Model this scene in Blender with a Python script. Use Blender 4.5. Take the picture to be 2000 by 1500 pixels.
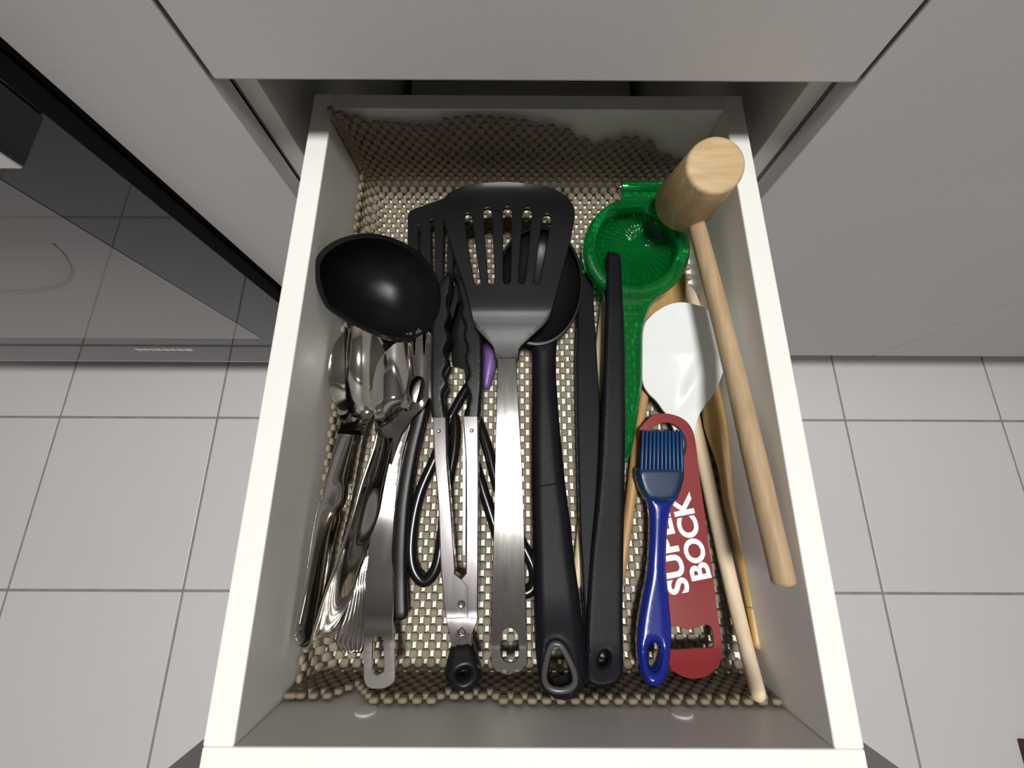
import bpy, bmesh, math, random
import numpy as np
from mathutils import Vector, Matrix
from mathutils.geometry import delaunay_2d_cdt

for o in list(bpy.data.objects):
    bpy.data.objects.remove(o)
scene = bpy.context.scene
COL = scene.collection
random.seed(4)

# ------------------------------------------------------------------ camera
F = 773.04                       # focal length in pixels of a 2000 px wide frame
CAMZ = 0.822                     # camera height above the tiled floor
TILT, YAW, ROLL = 0.2627, -0.001, 0.0043
M = (Matrix.Rotation(TILT, 3, 'X') @ Matrix.Rotation(YAW, 3, 'Y') @ Matrix.Rotation(ROLL, 3, 'Z'))
cam_data = bpy.data.cameras.new('camera')
cam_data.sensor_fit = 'HORIZONTAL'
cam_data.sensor_width = 36.0
cam_data.lens = F / 2000.0 * 36.0
cam_data.clip_start = 0.01
cam = bpy.data.objects.new('camera', cam_data)
cam.matrix_world = Matrix.Translation((0, 0, CAMZ)) @ M.to_4x4()
COL.objects.link(cam)
scene.camera = cam

# ------------------------------------------------------------------ light
world = bpy.data.worlds.new('world')
world.use_nodes = True
world.node_tree.nodes['Background'].inputs[0].default_value = (0.9, 0.93, 1.0, 1)
world.node_tree.nodes['Background'].inputs[1].default_value = 0.25
scene.world = world
ld = bpy.data.lights.new('ceiling_light', 'AREA')
ld.shape = 'DISK'
ld.size = 0.36
ld.energy = 36.5
ld.color = (1.0, 0.985, 0.95)
lo = bpy.data.objects.new('ceiling_light', ld)
lo.location = (0.03, -0.20, 2.36)
COL.objects.link(lo)
scene.view_settings.view_transform = 'Standard'
scene.view_settings.look = 'None'
scene.view_settings.gamma = 1.0
scene.view_settings.exposure = 0.0
scene.view_settings.use_curve_mapping = False


# ------------------------------------------------------------------ geometry helpers
def ray(u, v):
    return M @ Vector(((u - 1000.0) / F, (750.0 - v) / F, -1.0))


def W(u, v, d):
    """world point seen at photo position (u, v), lying d metres below the camera height"""
    r = ray(u, v)
    r = r * (d / -r.z)
    return Vector((r.x, r.y, CAMZ - d))


def mpp(u, v, d):
    """metres per photo pixel at that point"""
    r = ray(u, v)
    return (d / -r.z) / F


def link(o, parent=None):
    COL.objects.link(o)
    if parent is not None:
        o.parent = parent
    return o


def tag(o, label=None, cat=None, group=None, kind=None):
    if label: o['label'] = label
    if cat: o['category'] = cat
    if group: o['group'] = group
    if kind: o['kind'] = kind
    return o


def thing(name, label, cat, group=None):
    o = bpy.data.objects.new(name, None)
    o.empty_display_size = 0.02
    return tag(link(o), label, cat, group)


def mesh_obj(name, verts, faces, mat, parent=None, smooth=False):
    me = bpy.data.meshes.new(name)
    me.from_pydata([tuple(v) for v in verts], [], faces)
    me.validate()
    me.update()
    if mat: me.materials.append(mat)
    if smooth:
        me.polygons.foreach_set('use_smooth', [True] * len(me.polygons))
    return link(bpy.data.objects.new(name, me), parent)


def recalc(o):
    bm = bmesh.new()
    bm.from_mesh(o.data)
    bmesh.ops.recalc_face_normals(bm, faces=bm.faces)
    bm.to_mesh(o.data)
    bm.free()
    return o


def add_bevel(o, w, seg=2, ang=40):
    m = o.modifiers.new('bevel', 'BEVEL')
    m.width = w
    m.segments = seg
    m.limit_method = 'ANGLE'
    m.angle_limit = math.radians(ang)
    m.harden_normals = False
    return o


def box(name, x0, x1, y0, y1, z0, z1, mat, parent=None, bevel=0.0008):
    v = [(x, y, z) for x in (x0, x1) for y in (y0, y1) for z in (z0, z1)]
    f = [(0, 1, 3, 2), (4, 6, 7, 5), (0, 4, 5, 1), (2, 3, 7, 6), (0, 2, 6, 4), (1, 5, 7, 3)]
    o = recalc(mesh_obj(name, v, f, mat, parent))
    if bevel: add_bevel(o, bevel)
    return o


def crom(pts, n, closed=False):
    """Catmull-Rom resampling of a list of tuples, n samples per span"""
    P = np.array(pts, float)
    m = len(P)
    out = []
    spans = m if closed else m - 1
    for i in range(spans):
        if closed:
            p0, p1, p2, p3 = P[(i - 1) % m], P[i], P[(i + 1) % m], P[(i + 2) % m]
        else:
            p1, p2 = P[i], P[i + 1]
            p0 = P[i - 1] if i > 0 else 2 * p1 - p2
            p3 = P[i + 2] if i + 2 < m else 2 * p2 - p1
        for k in range(n):
            t = k / n
            out.append(0.5 * ((2 * p1) + (-p0 + p2) * t + (2 * p0 - 5 * p1 + 4 * p2 - p3) * t * t
                              + (-p0 + 3 * p1 - 3 * p2 + p3) * t ** 3))
    if not closed:
        out.append(P[-1])
    return np.array(out)


def resample(P, step, closed=True):
    P = np.array(P, float)
    Q = np.vstack([P, P[:1]]) if closed else P
    seg = np.linalg.norm(np.diff(Q, axis=0), axis=1)
    out = []
    for i, L in enumerate(seg):
        n = max(1, int(round(L / step)))
        for k in range(n):
            out.append(Q[i] + (Q[i + 1] - Q[i]) * k / n)
    if not closed: out.append(Q[-1])
    return np.array(out)


def inside(poly, X, Y):
    c = np.zeros(X.shape, bool)
    n = len(poly)
    j = n - 1
    for i in range(n):
        xi, yi = poly[i]
        xj, yj = poly[j]
        if yi != yj:
            c ^= ((yi > Y) != (yj > Y)) & (X < (xj - xi) * (Y - yi) / (yj - yi) + xi)
        j = i
    return c


def bdist(polys, X, Y):
    d = np.full(X.shape, 1e9)
    for P in polys:
        Q = np.vstack([P, P[:1]])
        for a, b in zip(Q[:-1], Q[1:]):
            ab = b - a
            L = max((ab ** 2).sum(), 1e-9)
            t = np.clip(((X - a[0]) * ab[0] + (Y - a[1]) * ab[1]) / L, 0, 1)
            d = np.minimum(d, np.hypot(X - a[0] - t * ab[0], Y - a[1] - t * ab[1]))
    return d


def ramp(tab):
    """smooth monotone table lookup, tab = [(key, value), ...] with rising keys"""
    K = np.array([a for a, b in tab], float)
    V = np.array([b for a, b in tab], float)
    h = np.diff(K)
    d = np.diff(V) / h
    m = np.zeros(len(K))
    m[0], m[-1] = d[0], d[-1]
    for i in range(1, len(K) - 1):
        if d[i - 1] * d[i] > 0:
            m[i] = 2 * d[i - 1] * d[i] / (d[i - 1] + d[i])
    def f(x):
        if x <= K[0]: return V[0] + m[0] * max(x - K[0], -40)
        if x >= K[-1]: return V[-1] + m[-1] * min(x - K[-1], 40)
        i = int(np.searchsorted(K, x) - 1)
        t = (x - K[i]) / h[i]
        return float((2 * t ** 3 - 3 * t * t + 1) * V[i] + (t ** 3 - 2 * t * t + t) * h[i] * m[i]
                     + (-2 * t ** 3 + 3 * t * t) * V[i + 1] + (t ** 3 - t * t) * h[i] * m[i + 1])
    return f


def incline(v0, d0, k):
    """depth of a straight bar that passes d0 at photo row v0 and drops k per metre towards the drawer front"""
    def tan(v):
        r = ray(1000, v)
        return r.y / -r.z
    y0 = d0 * tan(v0)
    return lambda v: (d0 + k * y0) / (1 + k * tan(v))


def solidify(name, verts, faces, thick, mat, parent=None, bev=0.0005, sharp=32, along_normal=False):
    """closed solid under a top surface, with a small rounded edge all round"""
    V = [Vector(v) for v in verts]
    n = len(V)
    nor = [Vector((0, 0, 0)) for _ in V]
    for f in faces:
        c = (V[f[1]] - V[f[0]]).cross(V[f[2]] - V[f[0]])
        for i in f: nor[i] += c
    bot = []
    for p, q in zip(V, nor):
        if along_normal and q.length > 0:
            bot.append(p - q.normalized() * thick)
        else:
            bot.append(p - Vector((0, 0, thick)))
    und = {}
    for f in faces:
        for a, b in zip(f, f[1:] + f[:1]):
            if (b, a) in und: del und[(b, a)]
            else: und[(a, b)] = 1
    out = {}
    for a, b in und:
        e = (V[b] - V[a])
        o = Vector((e.y, -e.x, 0))
        if along_normal:
            o = e.cross((nor[a] + nor[b]).normalized())
        o = o.normalized() if o.length > 0 else o
        for i in (a, b):
            out[i] = out.get(i, Vector((0, 0, 0))) + o
    allv = list(V) + bot
    F = [list(f) for f in faces] + [[i + n for i in f][::-1] for f in faces]
    bev = min(bev, thick * 0.48)
    rings = []
    for (so, dn) in ((0.707, 0.293), (1.0, 1.0), (1.0, -1.0), (0.707, -0.293)):
        m = {}
        for i, o in out.items():
            o = o.normalized()
            ax = (V[i] - bot[i]).normalized()
            base = V[i] if dn > 0 else bot[i]
            m[i] = len(allv)
            allv.append(base + o * (so * bev) - ax * (dn * bev))
        rings.append(m)
    seq = [{i: i for i in out}] + rings + [{i: i + n for i in out}]
    for r0, r1 in zip(seq[:-1], seq[1:]):
        for a, b in und:
            F.append([r0[b], r0[a], r1[a], r1[b]])
    o = mesh_obj(name, allv, F, mat, parent, smooth=True)
    o.data.set_sharp_from_angle(angle=math.radians(sharp))
    return o


def plate(name, outline, D, thick, mat, parent=None, holes=(), smooth=True, res=9, dome=None,
          bevel=0.0005, step=None, nspan=5, hsmooth=True):
    """solid sheet with a traced outline and holes; D = depth below the camera height (number or function);
    dome = (pixels, drop): the top rounds off towards its edge"""
    step = step or res
    def prep(P, sm):
        P = [p[:2] for p in P]
        return resample(crom(P, nspan, True) if sm else P, step)
    out = prep(outline, smooth)
    hs = [prep(h, hsmooth) for h in holes]
    loops = [out] + hs
    pts, edges = [], []
    for P in loops:
        b = len(pts)
        pts += [Vector(p) for p in P]
        edges += [(b + i, b + (i + 1) % len(P)) for i in range(len(P))]
    def inner(X, Y):
        ok = inside(out, X, Y)
        for h in hs: ok &= ~inside(h, X, Y)
        return ok
    x0, y0 = out.min(0)
    x1, y1 = out.max(0)
    gx, gy = np.meshgrid(np.arange(x0, x1, res), np.arange(y0, y1, res * 0.87))
    gx = gx + (np.arange(gx.shape[0])[:, None] % 2) * res * 0.5
    gx, gy = gx.ravel(), gy.ravel()
    ok = inner(gx, gy)
    gx, gy = gx[ok], gy[ok]
    lim = max(step * 0.5, dome[0] * 1.08 if dome else 0)
    if len(gx):
        ok = bdist(loops, gx, gy) > lim
        gx, gy = gx[ok], gy[ok]
    if dome:
        for q in (0.06, 0.2, 0.42, 0.7, 1.0):
            for P in loops:
                T = np.roll(P, -1, 0) - np.roll(P, 1, 0)
                T /= np.maximum(np.linalg.norm(T, axis=1), 1e-9)[:, None]
                for sgn in (1, -1):
                    E_ = P + sgn * q * dome[0] * np.stack([-T[:, 1], T[:, 0]], 1)
                    ok = inner(E_[:, 0], E_[:, 1])
                    E_ = E_[ok]
                    if not len(E_): continue
                    E_ = E_[bdist(loops, E_[:, 0], E_[:, 1]) > 0.97 * q * dome[0]]
                    gx = np.concatenate([gx, E_[:, 0]])
                    gy = np.concatenate([gy, E_[:, 1]])
    pts += [Vector((a, b)) for a, b in zip(gx, gy)]
    vs, es, fs, _, _, _ = delaunay_2d_cdt(pts, edges, [], 0, 1e-3)
    V2 = np.array([tuple(v) for v in vs])
    C = np.array([V2[list(f)].mean(0) for f in fs])
    ok = inner(C[:, 0], C[:, 1])
    tri = [list(f) for f, k in zip(fs, ok) if k]
    dd = bdist(loops, V2[:, 0], V2[:, 1]) if dome else None
    verts = []
    for i, (a, b) in enumerate(V2):
        d = D(a, b) if callable(D) else D
        if dome:
            q = 1 - min(dd[i] / dome[0], 1)
            d += dome[1] * (1 - math.sqrt(max(0, 1 - q * q)))
        verts.append(W(a, b, d))
    used = sorted({i for f in tri for i in f})
    mp = {k: i for i, k in enumerate(used)}
    verts = [verts[k] for k in used]
    faces = []
    for f in tri:
        f = [mp[i] for i in f]
        a, b, c = [verts[i] for i in f]
        n = (b - a).cross(c - a)
        faces.append(f if n.z > 0 else f[::-1])
    return solidify(name, verts, faces, thick, mat, parent, bevel, 58 if dome else 15)


def polar(name, outline, centre, D, thick, mat, parent=None, rows=(.1, .25, .4, .55, .68, .78, .86, .92, .96, 1.0), n=72, bevel=0.0005, sharp=60):
    """dished solid on a radial grid; D(u, v, r, angle) with r = 0 at the centre and 1 at the outline"""
    P = crom(outline, 6, True)
    L = np.concatenate([[0], np.cumsum(np.linalg.norm(np.diff(np.vstack([P, P[:1]]), axis=0), axis=1))])
    Q = np.vstack([P, P[:1]])
    t = np.linspace(0, L[-1], n, endpoint=False)
    P = np.stack([np.interp(t, L, Q[:, 0]), np.interp(t, L, Q[:, 1])], 1)
    c = np.array(centre, float)
    verts = [W(c[0], c[1], D(c[0], c[1], 0.0, 0.0))]
    for r in rows:
        for k in range(n):
            u, v = c + (P[k] - c) * r
            verts.append(W(u, v, D(u, v, r, 2 * math.pi * k / n)))
    faces = [[0, 1 + k, 1 + (k + 1) % n] for k in range(n)]
    for i in range(len(rows) - 1):
        a, b = 1 + i * n, 1 + (i + 1) * n
        for k in range(n):
            faces.append([a + k, b + k, b + (k + 1) % n, a + (k + 1) % n])
    f = faces[0]
    nz = (Vector(verts[f[1]]) - Vector(verts[f[0]])).cross(Vector(verts[f[2]]) - Vector(verts[f[0]])).z
    if nz < 0: faces = [g[::-1] for g in faces]
    return solidify(name, verts, faces, thick, mat, parent, bevel, sharp, along_normal=True)


def sweep(name, pts, mat, parent=None, n=2.0, nspan=6, seg=16, cap=0.5, smooth=True):
    """rod along (u, v, depth of its axis, width in photo pixels, height in metres)"""
    P = crom(pts, nspan)
    C = [W(*p[:3]) for p in P]
    rings = []
    N = len(C)
    Wd = [p[3] * mpp(*p[:3]) * 0.5 for p in P]
    H = [p[4] * 0.5 for p in P]
    sec = []
    for k in range(seg):
        a = 2 * math.pi * k / seg
        c, s = math.cos(a), math.sin(a)
        sec.append((math.copysign(abs(c) ** (2 / n), c), math.copysign(abs(s) ** (2 / n), s)))
    verts, faces = [], []
    def ring(c, S, U, w, h):
        b = len(verts)
        for x, y in sec: verts.append(c + S * (x * w) + U * (y * h))
        return b
    idx = []
    for i in range(N):
        T = (C[min(i + 1, N - 1)] - C[max(i - 1, 0)]).normalized()
        S = T.cross(Vector((0, 0, 1))).normalized()
        U = S.cross(T).normalized()
        if i == 0 and cap:
            for q in (0.95, 0.6):
                idx.append(ring(C[0] - T * (q * cap * min(Wd[0], H[0]) * 2), S, U,
                                Wd[0] * math.sqrt(1 - q * q), H[0] * math.sqrt(1 - q * q)))
        idx.append(ring(C[i], S, U, Wd[i], H[i]))
        if i == N - 1 and cap:
            for q in (0.6, 0.95):
                idx.append(ring(C[i] + T * (q * cap * min(Wd[i], H[i]) * 2), S, U,
                                Wd[i] * math.sqrt(1 - q * q), H[i] * math.sqrt(1 - q * q)))
    for a, b in zip(idx[:-1], idx[1:]):
        for k in range(seg):
            faces.append((a + k, a + (k + 1) % seg, b + (k + 1) % seg, b + k))
    faces.append(tuple(range(idx[0], idx[0] + seg)))
    faces.append(tuple(range(idx[-1], idx[-1] + seg)))
    return recalc(mesh_obj(name, verts, faces, mat, parent, smooth=smooth))


def tube(name, C, r, mat, parent=None, closed=False, seg=12, flat=1.0):
    """round rod through world points C"""
    N = len(C)
    verts, faces = [], []
    for i in range(N):
        a = C[(i - 1) % N] if (closed or i > 0) else C[i]
        b = C[(i + 1) % N] if (closed or i < N - 1) else C[i]
        T = (b - a).normalized()
        ref = Vector((0, 0, 1)) if abs(T.z) < 0.9 else Vector((0, 1, 0))
        S = T.cross(ref).normalized()
        U = S.cross(T).normalized()
        for k in range(seg):
            t = 2 * math.pi * k / seg
            verts.append(C[i] + S * (math.cos(t) * r) + U * (math.sin(t) * r * flat))
    for i in range(N if closed else N - 1):
        j = (i + 1) % N
        for k in range(seg):
            faces.append((i * seg + k, i * seg + (k + 1) % seg, j * seg + (k + 1) % seg, j * seg + k))
    if not closed:
        faces.append(tuple(range(seg)))
        faces.append(tuple(range((N - 1) * seg, N * seg)))
    return recalc(mesh_obj(name, verts, faces, mat, parent, smooth=True))


def cyl(name, a, b, r0, r1, mat, parent=None, seg=40, bevel=0.001):
    a, b = Vector(a), Vector(b)
    T = (b - a).normalized()
    ref = Vector((0, 0, 1)) if abs(T.z) < 0.9 else Vector((0, 1, 0))
    S = T.cross(ref).normalized()
    U = S.cross(T).normalized()
    verts = []
    for c, r in ((a, r0), (b, r1)):
        for k in range(seg):
            t = 2 * math.pi * k / seg
            verts.append(c + S * math.cos(t) * r + U * math.sin(t) * r)
    faces = [(k, (k + 1) % seg, seg + (k + 1) % seg, seg + k) for k in range(seg)]
    faces += [tuple(range(seg)), tuple(range(seg, 2 * seg))]
    o = recalc(mesh_obj(name, verts, faces, mat, parent, smooth=bool(bevel)))
    if bevel: add_bevel(o, bevel, 3, 40)
    return o


def ribbon(name, T, B, mat, parent=None, bulge=0.0, thick=0.0012, nspan=6, k=9, dents=()):
    """bent strip between an upper edge T and a lower edge B, both lists of (u, v, depth)"""
    A = [W(*p) for p in crom(T, nspan)]
    C = [W(*p) for p in crom(B, nspan)]
    N = len(A)
    verts, faces = [], []
    for i in range(N):
        tan = (A[min(i + 1, N - 1)] - A[max(i - 1, 0)]).normalized()
        nor = tan.cross(C[i] - A[i]).normalized()
        for j in range(k):
            t = j / (k - 1)
            off = bulge * math.sin(math.pi * t)
            for (ci, cj, ri, rj, dep) in dents:
                q = ((i / (N - 1) - ci) / ri) ** 2 + ((t - cj) / rj) ** 2
                if q < 1: off += dep * (1 - q)
            verts.append(A[i].lerp(C[i], t) + nor * off)
    for i in range(N - 1):
        for j in range(k - 1):
            a = i * k + j
            faces.append((a, a + 1, a + k + 1, a + k))
    o = mesh_obj(name, verts, faces, mat, parent, smooth=True)
    s = o.modifiers.new('solid', 'SOLIDIFY')
    s.thickness = thick
    s.offset = 0
    add_bevel(o, 0.0003, 2, 50)
    return o


def strip(name, left, right, D, thick, mat, parent=None, nspan=5, k=13, bevel=0.0004, sharp=40):
    """sheet on a regular grid between a left and a right edge; D(u, v, s, t), s along, t across"""
    A, B = crom(left, nspan), crom(right, nspan)
    N = len(A)
    verts = []
    for i in range(N):
        for j in range(k):
            t = j / (k - 1)
            u, v = A[i] + (B[i] - A[i]) * t
            verts.append(W(u, v, D(u, v, i / (N - 1), t)))
    faces = []
    for i in range(N - 1):
        for j in range(k - 1):
            a = i * k + j
            faces.append([a, a + 1, a + k + 1, a + k])
    f = faces[0]
    if (verts[f[1]] - verts[f[0]]).cross(verts[f[2]] - verts[f[0]]).z < 0: faces = [g[::-1] for g in faces]
    return solidify(name, verts, faces, thick, mat, parent, bevel, sharp)


def ell(cu, cv, a, b, rot=0.0, n=40, p=2.0):
    out = []
    for k in range(n):
        t = 2 * math.pi * k / n
        c, s = math.cos(t), math.sin(t)
        x = math.copysign(abs(c) ** (2 / p), c) * a
        y = math.copysign(abs(s) ** (2 / p), s) * b
        out.append((cu + x * math.cos(rot) - y * math.sin(rot), cv + x * math.sin(rot) + y * math.cos(rot)))
    return out


def slot(u0, v0, w0, u1, v1, w1, n=7):
    """rounded slot from a round end at (u0, v0) to one at (u1, v1)"""
    a = math.atan2(v1 - v0, u1 - u0)
    out = []
    for k in range(n + 1):
        t = a + math.pi / 2 + math.pi * k / n
        out.append((u0 + math.cos(t) * w0 / 2, v0 + math.sin(t) * w0 / 2))
    for k in range(n + 1):
        t = a - math.pi / 2 + math.pi * k / n
        out.append((u1 + math.cos(t) * w1 / 2, v1 + math.sin(t) * w1 / 2))
    return out


# ------------------------------------------------------------------ materials
def material(name, col, rough=0.5, metal=0.0, col2=None, nscale=60.0, stretch=(1, 1, 1), bump=0.0, bscale=300.0,
             rvar=0.0, **kw):
    m = bpy.data.materials.new(name)
    m.use_nodes = True
    nt = m.node_tree
    b = nt.nodes['Principled BSDF']
    b.inputs['Base Color'].default_value = (*col, 1)
    b.inputs['Roughness'].default_value = rough
    b.inputs['Metallic'].default_value = metal
    for k, v in kw.items():
        b.inputs[k.replace('_', ' ')].default_value = v
    tc = nt.nodes.new('ShaderNodeTexCoord')
    mp = nt.nodes.new('ShaderNodeMapping')
    mp.inputs['Scale'].default_value = stretch
    nt.links.new(tc.outputs['Object'], mp.inputs['Vector'])
    nz = nt.nodes.new('ShaderNodeTexNoise')
    nz.inputs['Scale'].default_value = nscale
    nz.inputs['Detail'].default_value = 4
    nt.links.new(mp.outputs['Vector'], nz.inputs['Vector'])
    if col2 is not None:
        cr = nt.nodes.new('ShaderNodeValToRGB')
        cr.color_ramp.elements[0].position = 0.35
        cr.color_ramp.elements[1].position = 0.65
        cr.color_ramp.elements[0].color = (*col, 1)
        cr.color_ramp.elements[1].color = (*col2, 1)
        nt.links.new(nz.outputs['Fac'], cr.inputs['Fac'])
        nt.links.new(cr.outputs['Color'], b.inputs['Base Color'])
    if rvar:
        mr = nt.nodes.new('ShaderNodeMapRange')
        mr.inputs['To Min'].default_value = max(0.02, rough - rvar)
        mr.inputs['To Max'].default_value = rough + rvar
        nt.links.new(nz.outputs['Fac'], mr.inputs['Value'])
        nt.links.new(mr.outputs['Result'], b.inputs['Roughness'])
    if bump:
        n2 = nt.nodes.new('ShaderNodeTexNoise')
        n2.inputs['Scale'].default_value = bscale
        n2.inputs['Detail'].default_value = 2
        nt.links.new(mp.outputs['Vector'], n2.inputs['Vector'])
        bp = nt.nodes.new('ShaderNodeBump')
        bp.inputs['Strength'].default_value = bump
        bp.inputs['Distance'].default_value = 0.001
        nt.links.new(n2.outputs['Fac'], bp.inputs['Height'])
        nt.links.new(bp.outputs['Normal'], b.inputs['Normal'])
    return m


MT = {}
MT['laminate'] = material('white_laminate', (0.80, 0.80, 0.765), 0.38, col2=(0.83, 0.83, 0.80), nscale=9, bump=0.05, bscale=500)
MT['front'] = material('grey_white_front', (0.53, 0.503, 0.498), 0.5, col2=(0.55, 0.525, 0.52), nscale=4, bump=0.06, bscale=700)
MT['edge'] = material('carcass_board', (0.66, 0.65, 0.60), 0.5, col2=(0.69, 0.68, 0.64), nscale=20)
MT['seal_gap_shade'] = material('dark_seal_gap_shade', (0.10, 0.095, 0.09), 0.6, col2=(0.13, 0.12, 0.12))  # carcass seal line, also the painted shade in the upper front gaps
MT['tile'] = material('floor_tile', (0.70, 0.69, 0.705), 0.32, col2=(0.73, 0.72, 0.735), nscale=3, bump=0.06, bscale=60)
MT['grout'] = material('grey_grout', (0.27, 0.25, 0.24), 0.9, col2=(0.33, 0.31, 0.29), nscale=40)
MT['wall'] = material('wall_paint', (0.43, 0.412, 0.408), 0.8, col2=(0.45, 0.432, 0.428), nscale=2)
MT['worktop'] = material('worktop_stone', (0.30, 0.29, 0.28), 0.3, col2=(0.38, 0.37, 0.36), nscale=90)
MT['liner'] = material('beige_foam', (0.215, 0.175, 0.118), 0.65, col2=(0.255, 0.21, 0.145), nscale=40, bump=0.2, bscale=1200)
MT['nylon'] = material('black_nylon', (0.0055, 0.0055, 0.006), 0.36, col2=(0.008, 0.008, 0.0085), nscale=30, Specular_IOR_Level=0.25, bump=0.08, bscale=1500)
MT['nylon_soft'] = material('soft_black_grip', (0.007, 0.0065, 0.009), 0.42, col2=(0.009, 0.0085, 0.0115), nscale=30, Specular_IOR_Level=0.10, bump=0.12, bscale=1800)
MT['gloss_black'] = material('gloss_black_plastic', (0.005, 0.005, 0.0055), 0.2, col2=(0.007, 0.007, 0.0075), Specular_IOR_Level=0.4)
MT['grey_plastic'] = material('grey_plastic', (0.055, 0.055, 0.06), 0.3, col2=(0.07, 0.07, 0.075))
MT['chrome'] = material('polished_steel', (0.66, 0.64, 0.60), 0.09, 1.0, rvar=0.04, nscale=40)
MT['steel'] = material('brushed_steel', (0.55, 0.535, 0.51), 0.11, 1.0, rvar=0.02, nscale=30, stretch=(8, 1, 8))
MT['steel2'] = material('satin_steel', (0.56, 0.53, 0.54), 0.16, 1.0, rvar=0.02, nscale=30, stretch=(8, 1, 8))
MT['red'] = material('red_enamel', (0.20, 0.011, 0.014), 0.38, col2=(0.215, 0.013, 0.016), nscale=20)
MT['print'] = material('white_print', (0.80, 0.80, 0.82), 0.45, col2=(0.84, 0.84, 0.86))
MT['blue'] = material('blue_plastic', (0.006, 0.015, 0.185), 0.25, col2=(0.007, 0.018, 0.205))
MT['blue_sil'] = material('dark_blue_silicone', (0.005, 0.035, 0.125), 0.4, col2=(0.006, 0.042, 0.145))
MT['white_plastic'] = material('white_plastic', (0.74, 0.77, 0.76), 0.22, col2=(0.76, 0.79, 0.78))
MT['purple'] = material('purple_plastic', (0.16, 0.075, 0.27), 0.4, col2=(0.18, 0.09, 0.30))
MT['cream'] = material('cream_wood', (0.66, 0.56, 0.37), 0.5, col2=(0.72, 0.63, 0.44), nscale=30, stretch=(6, 0.6, 6))
MT['palewood'] = material('pale_beech', (0.68, 0.54, 0.37), 0.55, col2=(0.76, 0.63, 0.46), nscale=30, stretch=(6, 0.6, 6), bump=0.1)
MT['brownwood'] = material('amber_wood', (0.36, 0.205, 0.075), 0.5, col2=(0.44, 0.26, 0.105), nscale=30, stretch=(6, 0.6, 6), bump=0.1)
MT['bamboo'] = material('bamboo', (0.42, 0.26, 0.082), 0.4, col2=(0.50, 0.325, 0.115), nscale=40, stretch=(6, 0.5, 6), bump=0.1)
MT['joint'] = material('bamboo_joint', (0.20, 0.11, 0.04), 0.6, col2=(0.25, 0.15, 0.06))
MT['mallet'] = material('mallet_wood', (0.45, 0.31, 0.155), 0.6, col2=(0.56, 0.41, 0.23), nscale=45, stretch=(0.8, 5, 1.2), bump=0.2, bscale=200)
MT['mallet_h'] = material('mallet_handle_wood', (0.38, 0.262, 0.145), 0.6, col2=(0.48, 0.345, 0.21), nscale=45, stretch=(5, 0.6, 5), bump=0.2, bscale=200)
MT['green'] = material('green_clear_plastic', (0.010, 0.60, 0.135), 0.03, Transmission_Weight=0.90, Coat_Weight=0.6, Coat_Roughness=0.03, IOR=1.45)
MT['oven_black'] = material('oven_black', (0.003, 0.003, 0.003), 0.6, col2=(0.004, 0.004, 0.004), Specular_IOR_Level=0.15)
MT['oven_glass'] = material('oven_dark_glass', (0.008, 0.008, 0.009), 0.03, col2=(0.009, 0.009, 0.010), IOR=1.55)
MT['handle_black'] = material('handle_black', (0.008, 0.008, 0.011), 0.4, col2=(0.011, 0.011, 0.014), bump=0.1)
MT['handle_face'] = material('brushed_pale_metal', (0.75, 0.75, 0.72), 0.35, 0.6, rvar=0.05)
MT['rug'] = material('brown_rug', (0.30, 0.19, 0.14), 0.95, col2=(0.36, 0.24, 0.17), nscale=150, bump=0.5, bscale=500)
MT['rug_trim'] = material('dark_rug_binding', (0.07, 0.025, 0.02), 0.9, col2=(0.10, 0.04, 0.03), nscale=200, bump=0.5, bscale=500)


def window_material():
    """oven window: black glass with the fine printed dot screen"""
    m = material('oven_window_glass', (0.1, 0.1, 0.1), 0.04, IOR=1.55)
    nt = m.node_tree
    b = nt.nodes['Principled BSDF']
    vor = nt.nodes.new('ShaderNodeTexVoronoi')
    vor.inputs['Scale'].default_value = 330
    vor.inputs['Randomness'].default_value = 0.0
    tc = nt.nodes.new('ShaderNodeTexCoord')
    nt.links.new(tc.outputs['Object'], vor.inputs['Vector'])
    cr = nt.nodes.new('ShaderNodeValToRGB')
    cr.color_ramp.elements[0].position = 0.25
    cr.color_ramp.elements[1].position = 0.55
    cr.color_ramp.elements[0].color = (0.25, 0.25, 0.24, 1)
    cr.color_ramp.elements[1].color = (0.19, 0.19, 0.185, 1)
    nt.links.new(vor.outputs['Distance'], cr.inputs['Fac'])
    nt.links.new(cr.outputs['Color'], b.inputs['Base Color'])
    return m


MT['oven_window'] = window_material()

# ------------------------------------------------------------------ the setting
Z = lambda d: CAMZ - d           # depth below the camera -> height
TS = 0.33
GX, GY = -658014.5055 / 229126.7951 * TS, 100821.1249 / 229126.7951 * TS
floor = tag(box('floor', -2.0, 2.0, -1.75, 0.86, -0.03, -0.0015, MT['grout'], bevel=0), kind='structure')
GAP = 0.0042
tile0 = None
for i in range(-3, 9):
    for j in range(-4, 3):
        x0, x1 = GX + i * TS + GAP / 2, GX + (i + 1) * TS - GAP / 2
        y0, y1 = GY - (j + 1) * TS + GAP / 2, GY - j * TS - GAP / 2
        if x1 < -1.95 or x0 > 1.95 or y1 < -1.7 or y0 > 0.8: continue
        if tile0 is None:
            tile0 = box('tile', 0, TS - GAP, 0, TS - GAP, -0.012, 0.0, MT['tile'], floor, bevel=0.0012)
            t = tile0
        else:
            t = tile0.copy()
            link(t, floor)
        t.location = (x0, y0, 0)
tag(box('wall_back', -2.05, 2.05, 0.86, 0.90, -0.03, 2.5, MT['wall'], bevel=0), kind='structure')
tag(box('wall_front', -2.05, 2.05, -1.80, -1.75, -0.03, 2.5, MT['wall'], bevel=0), kind='structure')
tag(box('wall_left', -2.05, -2.0, -1.75, 0.86, -0.03, 2.5, MT['wall'], bevel=0), kind='structure')
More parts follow.
